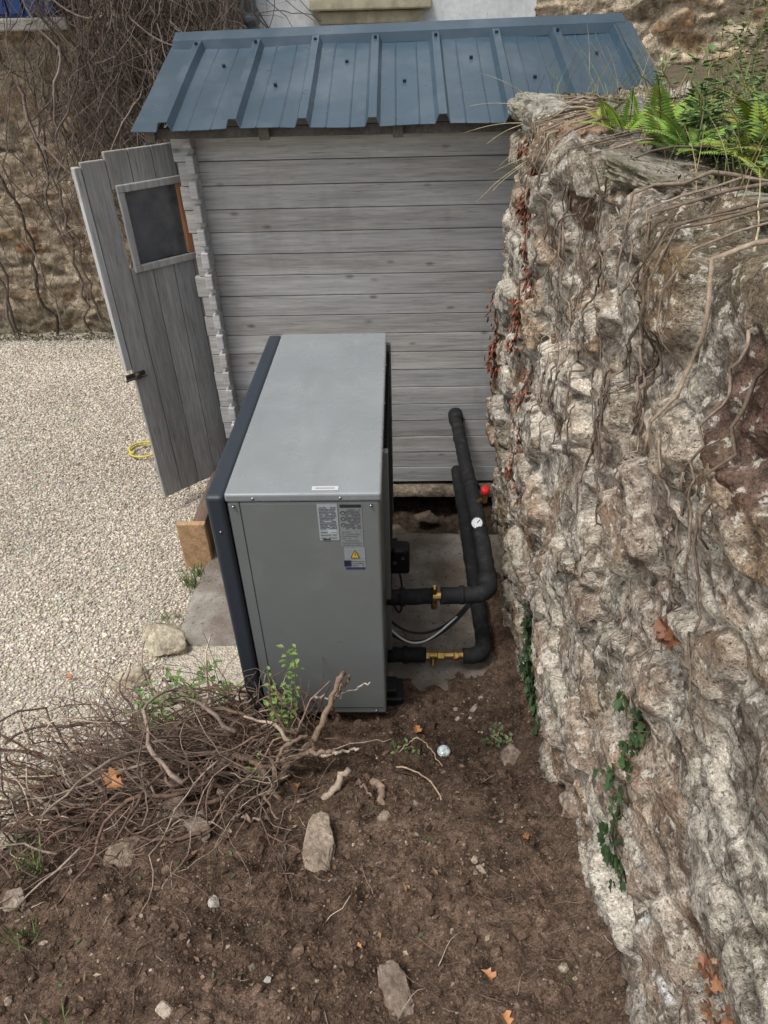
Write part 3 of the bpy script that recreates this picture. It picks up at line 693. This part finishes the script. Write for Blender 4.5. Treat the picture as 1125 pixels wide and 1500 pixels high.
for i in range(220):
    x=U(-1.25,-.25);y=U(.85,1.5); g=max(float(soilh(np.array([x]),np.array([y]))[0]),-.04)
    a=U(0,6.28); branch((x,y,g+U(0,.12)),(math.cos(a),math.sin(a),U(-.1,.8)),U(.08,.3),U(.0008,.0028),.7)
for i in range(34):   # taller upright ends in front of the unit's corner
    x=U(-.62,-.22);y=U(1.18,1.38); g=float(soilh(np.array([x]),np.array([y]))[0])
    branch((x,y,g+U(.05,.18)),(random.gauss(0,.7),random.gauss(0,.25),U(.5,1.2)),U(.14,.30),U(.0012,.0042),.5,hmax=.42)
def smooth(pts,r0,r1,col,n=26,jit=.004,kn=.12):
    P=[Vector(p) for p in pts];P=[P[0]]+P+[P[-1]];out=[]
    segs=len(P)-3
    for s in range(segs):
        for k in range(n//segs+1):
            t=k/(n//segs+1);a,b_,c,d=P[s:s+4]
            out.append(.5*((2*b_)+(c-a)*t+(2*a-5*b_+4*c-d)*t*t+(3*b_-a-3*c+d)*t**3)+Vector((random.gauss(0,jit),random.gauss(0,jit),random.gauss(0,jit))))
    out.append(P[-1]); m=len(out)
    mb.tube(out,[(r0+(r1-r0)*k/m)*(1+random.gauss(0,kn)) for k in range(m)],9,col)
smooth([(-.52,1.08,.29),(-.42,1.03,.26),(-.30,1.02,.24),(-.22,1.07,.27),(-.155,1.14,.29)],.009,.010,(.42,.33,.25))
smooth([(-.42,1.12,.2),(-.34,1.14,.28),(-.26,1.2,.34),(-.21,1.30,.40),(-.175,1.36,.45)],.012,.008,(.22,.155,.11))
smooth([(-.47,1.15,.2),(-.36,1.16,.29),(-.27,1.15,.35),(-.20,1.15,.36)],.010,.006,(.25,.18,.13))
smooth([(-.20,1.36,.22),(-.22,1.34,.32),(-.16,1.36,.43)],.009,.005,(.26,.17,.12))
smooth([(-.30,1.18,.30),(-.22,1.19,.29),(-.13,1.20,.30)],.006,.004,(.45,.37,.29))
smooth([(-.27,1.34,.36),(-.20,1.36,.34),(-.10,1.38,.38)],.004,.002,(.42,.36,.28))
smooth([(-.10,1.18,.17),(-.07,1.12,.24),(-.06,1.02,.27),(-.08,.96,.26)],.012,.008,(.30,.22,.16))
smooth([(-.14,1.16,.12),(-.13,1.12,.26),(-.09,1.06,.29)],.006,.003,(.2,.14,.1))
smooth([(-.33,1.04,.26),(-.36,1.08,.34),(-.32,1.14,.40),(-.27,1.18,.38),(-.25,1.18,.27)],.007,.005,(.27,.19,.14))
smooth([(-.40,1.0,.26),(-.55,1.0,.28),(-.75,1.04,.23),(-.95,1.0,.16),(-1.15,.98,.07)],.007,.004,(.24,.18,.13))
smooth([(-.36,1.10,.26),(-.5,1.14,.33),(-.66,1.20,.30),(-.8,1.26,.18)],.010,.005,(.17,.12,.09))
smooth([(-.36,.96,.28),(-.55,.91,.29),(-.8,.88,.24),(-1.0,.92,.13),(-1.2,.9,.08)],.005,.003,(.30,.23,.17))
smooth([(-.33,1.08,.2),(-.38,1.10,.32),(-.46,1.14,.35),(-.55,1.12,.29)],.011,.007,(.18,.125,.09))
smooth([(-.38,1.03,.2),(-.35,.98,.30),(-.42,.96,.35)],.007,.004,(.36,.28,.21))
smooth([(-.30,1.0,.2),(-.28,.96,.29),(-.33,.93,.31)],.006,.003,(.33,.25,.18))
smooth([(-.06,1.25,.14),(.02,1.2,.2),(.09,1.1,.26),(.10,1.0,.29),(.07,.93,.29)],.003,.002,(.40,.30,.20),jit=.002)
smooth([(-.02,1.32,.1),(.05,1.33,.17),(.12,1.25,.14)],.0022,.0015,(.34,.26,.18),jit=.002)
smooth([(.20,1.1,.19),(.28,1.12,.21),(.38,1.08,.22)],.007,.004,(.18,.13,.1))
for i in range(230):
    x=U(-1.0,.4);y=U(.35,1.3);a=U(0,6.28); branch((x,y,soil_z1(x,y)+.003),(math.cos(a),math.sin(a),.1),U(.02,.12),U(.0005,.0016),.5,n=7,hmax=.02)
mb.build('roots_and_stems',M_vine,PV,True)
def shoot(mb,p,h,n,size,lean=(0,0),col=(.16,.24,.06)):
    p=Vector(p); top=p+Vector((lean[0],lean[1],h)); path=[p.lerp(top,k/6)+Vector((random.gauss(0,.006),random.gauss(0,.006),0)) for k in range(7)]
    mb.tube(path,[.0018]*7,4,(.2,.2,.08))
    for k in range(n):
        t=U(.15,1.0); q=p.lerp(top,t)+Vector((random.gauss(0,.008),random.gauss(0,.008),0)); g=U(.6,1.35)
        a=U(0,6.28); dr=Vector((math.cos(a),math.sin(a),U(-.1,.7)))
        mb.leaf(q+dr*U(0,.02),dr,(0,0,1),size*U(.6,1.2),size*U(.4,.65),tuple(c*g for c in col))
lv=MB()
shoot(lv,(-.34,1.33,.22),.36,42,.026,(.03,.01)); shoot(lv,(-.35,1.30,.18),.22,30,.024,(-.05,0)); shoot(lv,(-.37,1.33,.2),.28,26,.024,(-.02,0)); shoot(lv,(-.41,1.12,.27),.09,14,.022)
for k in range(15): shoot(lv,(U(-.90,-.58),U(1.35,1.6),U(.03,.16)),U(.1,.2),16,.032,(U(-.05,.05),0),(.13,.21,.06))
for k in range(13): shoot(lv,(U(-1.15,-.65),U(.93,1.15),.12),U(.05,.13),12,.028,(U(-.05,.05),0),(.09,.15,.05))
for k in range(4): shoot(lv,(U(-.15,.1),U(1.3,1.4),.06),U(.03,.06),9,.02,(U(-.03,.03),0),(.10,.15,.05))
for k in range(6): shoot(lv,(U(.28,.36),U(1.2,1.5),.08),U(.02,.06),9,.022,(0,0),(.08,.11,.05))
lv.build('green_shoots',M_leaf,PV)
g=MB()
def tuft(mb,x,y,z,n,h,col):
    for k in range(n):
        a=U(0,6.28);L=h*U(.5,1.1);d=Vector((math.cos(a)*U(.2,.9),math.sin(a)*U(.2,.9),1)); f=U(.6,1.3)
        mb.leaf((x+random.gauss(0,.016),y+random.gauss(0,.016),z),d,(math.cos(a),math.sin(a),.3),L,.003+.002*R(),tuple(q*f for q in col))
for (x,y,n,h) in ((-.95,2.28,60,.11),(-.93,2.36,50,.10),(-.88,.80,40,.08),(-.80,.62,30,.08),(-.98,.9,40,.07),(-1.2,1.2,50,.07),(-1.12,1.08,40,.07),(-.62,.44,14,.07),(-1.0,2.08,25,.06)):
    tuft(g,x,y,max(soil_z1(x,y),-.045),n,h,(.15,.19,.07))
g.build('grass_tufts',M_leaf)
dl=MB()
for (x,y,s) in ((-.78,1.02,.05),(.17,.55,.026),(.18,.48,.028),(.3,.9,.018),(-.1,.62,.012),(-.3,1.1,.02),(-.75,1.0,.04),(-1.9,2.3,.035),(-1.3,1.75,.03),(.05,1.42,.03)):
    z=max(soil_z1(x,y),-.03)+.01
    if x<-.7 and x>-.8: z+=.13
    f=U(.7,1.2); dl.ivy((x,y,z),(math.cos(y*50),math.sin(y*50),.2),(U(-.5,.5),U(-.5,.5),1),s,(.36*f,.17*f,.07*f),0,3)
for i in range(200):
    x=U(-1.2,.4);y=U(.3,1.6);f=U(.5,1.2);dl.leaf((x,y,max(soil_z1(x,y),-.03)+.004),(random.gauss(0,1),random.gauss(0,1),.1),(0,0,1),U(.008,.024),U(.004,.011),random.choice([(.25*f,.15*f,.08*f),(.35*f,.28*f,.18*f),(.08*f,.1*f,.04*f)]))
dl.build('fallen_leaves',M_leaf)

# ---------------------------------------------------------------- things on the wall
rc=empty('dried_red_creeper'); mb=MB(); lf=MB()
def onwall(y,z,off=.006): return Vector((wallx(y,z)-off,y,z))
def creeper(pts,r,col,leaves=0,lc=None,ls=.03,spread=.03,kind='leaf',sub=10,jit=.012):
    path=[]
    for (a,b_) in zip(pts[:-1],pts[1:]):
        for k in range(sub):
            t=k/sub; path.append(onwall(a[0]+(b_[0]-a[0])*t+random.gauss(0,jit),a[1]+(b_[1]-a[1])*t+random.gauss(0,jit*.4)))
    xs_=[p.x for p in path]
    for k in range(len(path)): path[k].x=min(xs_[max(0,k-2):k+3])+.004
    m=len(path); mb.tube(path,[r*(1-.5*k/m) for k in range(m)],5,col)
    for k in range(leaves):
        q=random.choice(path); y=q.y+random.gauss(0,spread);z=q.z+random.gauss(0,spread); p=onwall(y,z,U(.004,.03)); f=U(.5,1.3)
        dr=Vector((U(-.5,.1),random.gauss(0,.7),-U(.1,1)))
        if kind=='ivy': lf.ivy(p,dr,(-1,U(-.4,.4),U(0,.6)),ls*U(.6,1.3),tuple(c*f for c in lc))
        else: lf.leaf(p,dr,(-1,0,.4),ls*U(.5,1.2),ls*U(.3,.7),tuple(c*f for c in lc),.3)
RED=(.25,.095,.055)
creeper([(2.25,1.70),(2.3,1.5),(2.24,1.25),(2.2,1.1)],.005,(.14,.08,.05),330,RED,.032,.022)
creeper([(2.1,1.08),(2.03,.95),(2.02,.8),(1.98,.66)],.004,(.14,.08,.05),130,RED,.027,.018)
creeper([(2.74,1.1),(2.72,.9),(2.7,.78)],.004,(.14,.08,.05),60,RED,.04,.03)
creeper([(2.72,.92),(2.73,.82)],.003,(.14,.08,.05),30,RED,.04,.03)
mb.build('stems',M_vine,rc,True); lf.build('leaves',M_leaf,rc)
br=empty('bare_wall_creeper'); mb=MB(); lf=MB()
for i in range(46):
    y=U(.75,1.85);z=U(1.2,1.76);pts=[(y,z)]
    for k in range(random.randint(2,5)): y+=random.gauss(-.01,.05);z-=U(.04,.13);pts.append((y,z))
    g=U(.5,1.3); creeper(pts,U(.001,.0036),(.24*g,.185*g,.14*g),sub=7,jit=.007)
for i in range(16):
    y=U(.9,2.2);z=U(.6,1.2);pts=[(y,z)]
    for k in range(3): y+=random.gauss(0,.04);z-=U(.04,.1);pts.append((y,z))
    creeper(pts,U(.001,.0025),(.24,.19,.15),sub=7,jit=.007)
# woody stems draped over the top edge of the wall
for i in range(34):
    y=U(.75,2.6);g=U(.5,1.4);x=U(.62,.85);path=[];dy=random.gauss(0,.04)
    for k in range(7):
        t=k/6; path.append(Vector((x+(.40-x)*t,y+dy*t+random.gauss(0,.008),1.785+.02*math.sin(t*3)+random.gauss(0,.004)-.03*t*t)))
    yy0=path[-1].y; zz0=1.72
    for k in range(random.randint(3,10)):
        zz0-=U(.02,.035); yy0+=random.gauss(0,.010); path.append(Vector((wallx(yy0,min(zz0,1.66))-.012,yy0,zz0)))
    m=len(path); r=U(.0014,.0048); mb.tube(path,[r*(1-.55*k/m) for k in range(m)],5,(.26*g,.20*g,.145*g))
mb.build('stems',M_vine,br,True)
iv=empty('ivy'); mb=MB(); lf=MB(); GR=(.045,.085,.03)
creeper([(.79,1.05),(.74,.98),(.73,.90),(.69,.82),(.67,.75),(.64,.72)],.002,(.12,.1,.05),110,GR,.020,.007,'ivy')
mb.build('stems',M_vine,iv,True); lf.build('leaves',M_leaf,iv)
iv=empty('ivy'); mb=MB(); lf=MB()
creeper([(1.72,.30),(1.62,.2),(1.5,.13),(1.36,.12),(1.26,.13)],.003,(.12,.1,.05),240,(.055,.095,.04),.032,.028,'ivy')
mb.build('stems',M_vine,iv,True); lf.build('leaves',M_leaf,iv)
lf=MB(); 
for k in range(9): lf.ivy(onwall(.705+random.gauss(0,.008),1.28+random.gauss(0,.008),.012),(-.2,U(-1,1),U(-1,.6)),(-1,U(-.7,.7),.4),.028,(.19,.085,.045),0,3)
lf.build('withered_leaf',M_leaf)
lf=MB()
for k in range(110):
    f=U(.5,1.3); y=U(.20,.40);z=.92+.35*(y-.2)+random.gauss(0,.03)
    lf.ivy(onwall(y,z,U(.008,.03)),(-.5*R(),U(-1,1),U(-1,.8)),(-.7,-U(-.2,.9),U(.1,1.2)),U(.009,.020),random.choice([(.24*f,.115*f,.055*f),(.18*f,.08*f,.045*f),(.28*f,.19*f,.12*f)]),0,2.5)
lf.build('orange_creeper_leaves',M_leaf)

def fern(base,n,L,col,seed):
    mbf=MB(); lff=MB()
    for i in range(n):
        a=U(0,6.28); el=U(.5,1.3); Li=L*U(.7,1.1); p=Vector(base)+Vector((random.gauss(0,.02),random.gauss(0,.02),0)); d=Vector((math.cos(a)*math.cos(el),math.sin(a)*math.cos(el),math.sin(el)))
        sd=d.cross(Vector((0,0,1))).normalized(); path=[]; g=U(.7,1.25); ns=22
        for k in range(ns+1):
            path.append(p.copy()); t=k/ns
            if k>2:
                w=Li*.26*(math.sin(math.pi*min(1,t*1.05+.08))**.8)*(1-t*.45)+.003
                nr=sd.cross(d)
                for s in (-1,1): lff.leaf(p,sd*s+d*.35,nr,w,Li*.055,tuple(c*g*U(.85,1.15) for c in col),.1)
            d=(d+Vector((0,0,-.045))).normalized(); p=p+d*Li/ns
        mbf.tube(path,.0014,4,(.16,.15,.05))
    e=empty('fern_plant'); mbf.build('fronds_stalks',M_vine,e,True); lff.build('fronds',M_leaf,e)
FC=(.27,.38,.06)
for (x,y,n,L) in ((.56,1.92,9,.14),(.62,1.76,11,.16),(.60,1.60,10,.14),(.70,1.48,12,.17),(.80,1.62,11,.20),(.66,1.36,10,.13),(.55,2.06,7,.09),(.72,1.9,9,.16),(.64,1.26,9,.10),(.75,1.30,10,.16),(.86,1.45,10,.18)):
    fern((x,y,1.775),n,L,tuple(c*U(.7,1.1) for c in FC),1)
lv=MB()
for k in range(44): shoot(lv,(U(.62,.98),U(1.15,1.9),1.76),U(.05,.20),28,.032,(U(-.05,.03),U(-.03,.03)),(.11,.18,.06))
for k in range(50): shoot(lv,(U(1.0,1.6),U(1.8,2.9),1.72),U(.2,.48),44,.03,(U(-.06,.06),0),(.16,.21,.08))
lv.build('leafy_weed',M_leaf)
lv=MB()
for i in range(360):
    x=U(.52,1.6);y=U(1.0,3.2);z=1.76;L=U(.06,.26);a=U(0,6.28);f=U(.6,1.3)
    P_=[Vector((x,y,z))];d=Vector((math.cos(a)*.35,math.sin(a)*.35,1))
    for k in range(5): P_.append(P_[-1]+d*L/5); d+=Vector((math.cos(a)*.12,math.sin(a)*.12,-.06))
    lv.tube(P_,[.0012,.001,.0009,.0007,.0005,.0003],3,random.choice([(.32*f,.25*f,.13*f),(.16*f,.2*f,.07*f)]),cap=False)
for (p,d) in (((.47,2.55,1.76),(-1,-.2,.35)),((.46,2.5,1.74),(-1,-.4,.0)),((.45,2.35,1.72),(-1,-.3,-.25)),((.46,2.6,1.72),(-.9,.1,.1)),((.45,2.2,1.70),(-1,-.2,-.1)),((.45,2.62,1.78),(-.8,-.3,.6)),((.7,1.8,1.76),(-.15,.3,1.2)),((.5,1.0,1.74),(.2,.6,.5)),((.5,.95,1.72),(.3,.2,.6)),((.5,1.1,1.72),(.1,-.1,.6)),((.44,2.3,1.68),(-1,-.5,-.3)),((.44,2.4,1.66),(-.9,-.1,-.4))):
    P_=[Vector(p)];d=Vector(d).normalized();L=U(.14,.26)
    for k in range(8): P_.append(P_[-1]+d*L/8); d=(d+Vector((random.gauss(0,.08),random.gauss(0,.08),-.06))).normalized()
    lv.tube(P_,[.0018-.00018*k for k in range(9)],4,(.46,.38,.24),cap=False)
lv.build('dry_grass',M_vine)
lv=MB()
for i in range(2600):
    x=U(.47,1.0);y=U(.6,2.8);f=U(.5,1.3);lv.leaf((x,y,1.765+U(-.01,.02)),(random.gauss(0,1),random.gauss(0,1),U(0,.8)),(0,0,1),U(.006,.018),U(.003,.008),random.choice([(.1*f,.11*f,.04*f),(.22*f,.16*f,.09*f),(.14*f,.1*f,.06*f)]))
lv.build('moss_and_litter',M_leaf)
mb=MB(); mb.tube([(-1.50+.09*math.cos(a*.3),3.44+.08*math.sin(a*.3),-.02+.003*a*.3) for a in range(36)],.006,8); mb.build('garden_hose',M_hose,None,True)

# ---------------------------------------------------------------- LIGHT
sd=Vector((-.36,-.30,1.0)).normalized()
sun=bpy.data.lights.new('sun','SUN'); sun.energy=2.3; sun.angle=math.radians(14); sun.color=(1,.985,.96)
so=bpy.data.objects.new('sun',sun); bpy.context.scene.collection.objects.link(so); so.rotation_euler=(-sd).to_track_quat('-Z','Y').to_euler()
w=bpy.data.worlds.new('World'); bpy.context.scene.world=w; w.use_nodes=True; nt=w.node_tree
bg=nt.nodes['Background']; sk=nt.nodes.new('ShaderNodeTexSky'); sk.sky_type='NISHITA'; sk.sun_disc=False
sk.sun_elevation=math.asin(sd.z); sk.sun_rotation=math.atan2(sd.x,sd.y); sk.air_density=1.0; sk.dust_density=3
hs=nt.nodes.new('ShaderNodeHueSaturation'); hs.inputs['Saturation'].default_value=.52; hs.inputs['Value'].default_value=1.3
nt.links.new(sk.outputs[0],hs.inputs['Color']); nt.links.new(hs.outputs[0],bg.inputs['Color']); bg.inputs['Strength'].default_value=.15
# ---------------------------------------------------------------- CAMERA
Zh=Vector((-38,1380,1000)).normalized(); Yh=Vector((19,724,-1000)); Yh=(Yh-Zh*Yh.dot(Zh)).normalized(); Xh=Yh.cross(Zh)
cam=bpy.data.cameras.new('camera'); co=bpy.data.objects.new('camera',cam); bpy.context.scene.collection.objects.link(co)
co.matrix_world=Matrix.Translation((0,0,2.02))@Matrix((Xh,Yh,Zh)).to_4x4()
cam.sensor_fit='VERTICAL'; cam.sensor_height=36; cam.lens=24; cam.clip_start=.02; cam.clip_end=500
sc=bpy.context.scene; sc.camera=co
sc.view_settings.view_transform='Standard'; sc.view_settings.look='None'; sc.view_settings.exposure=0
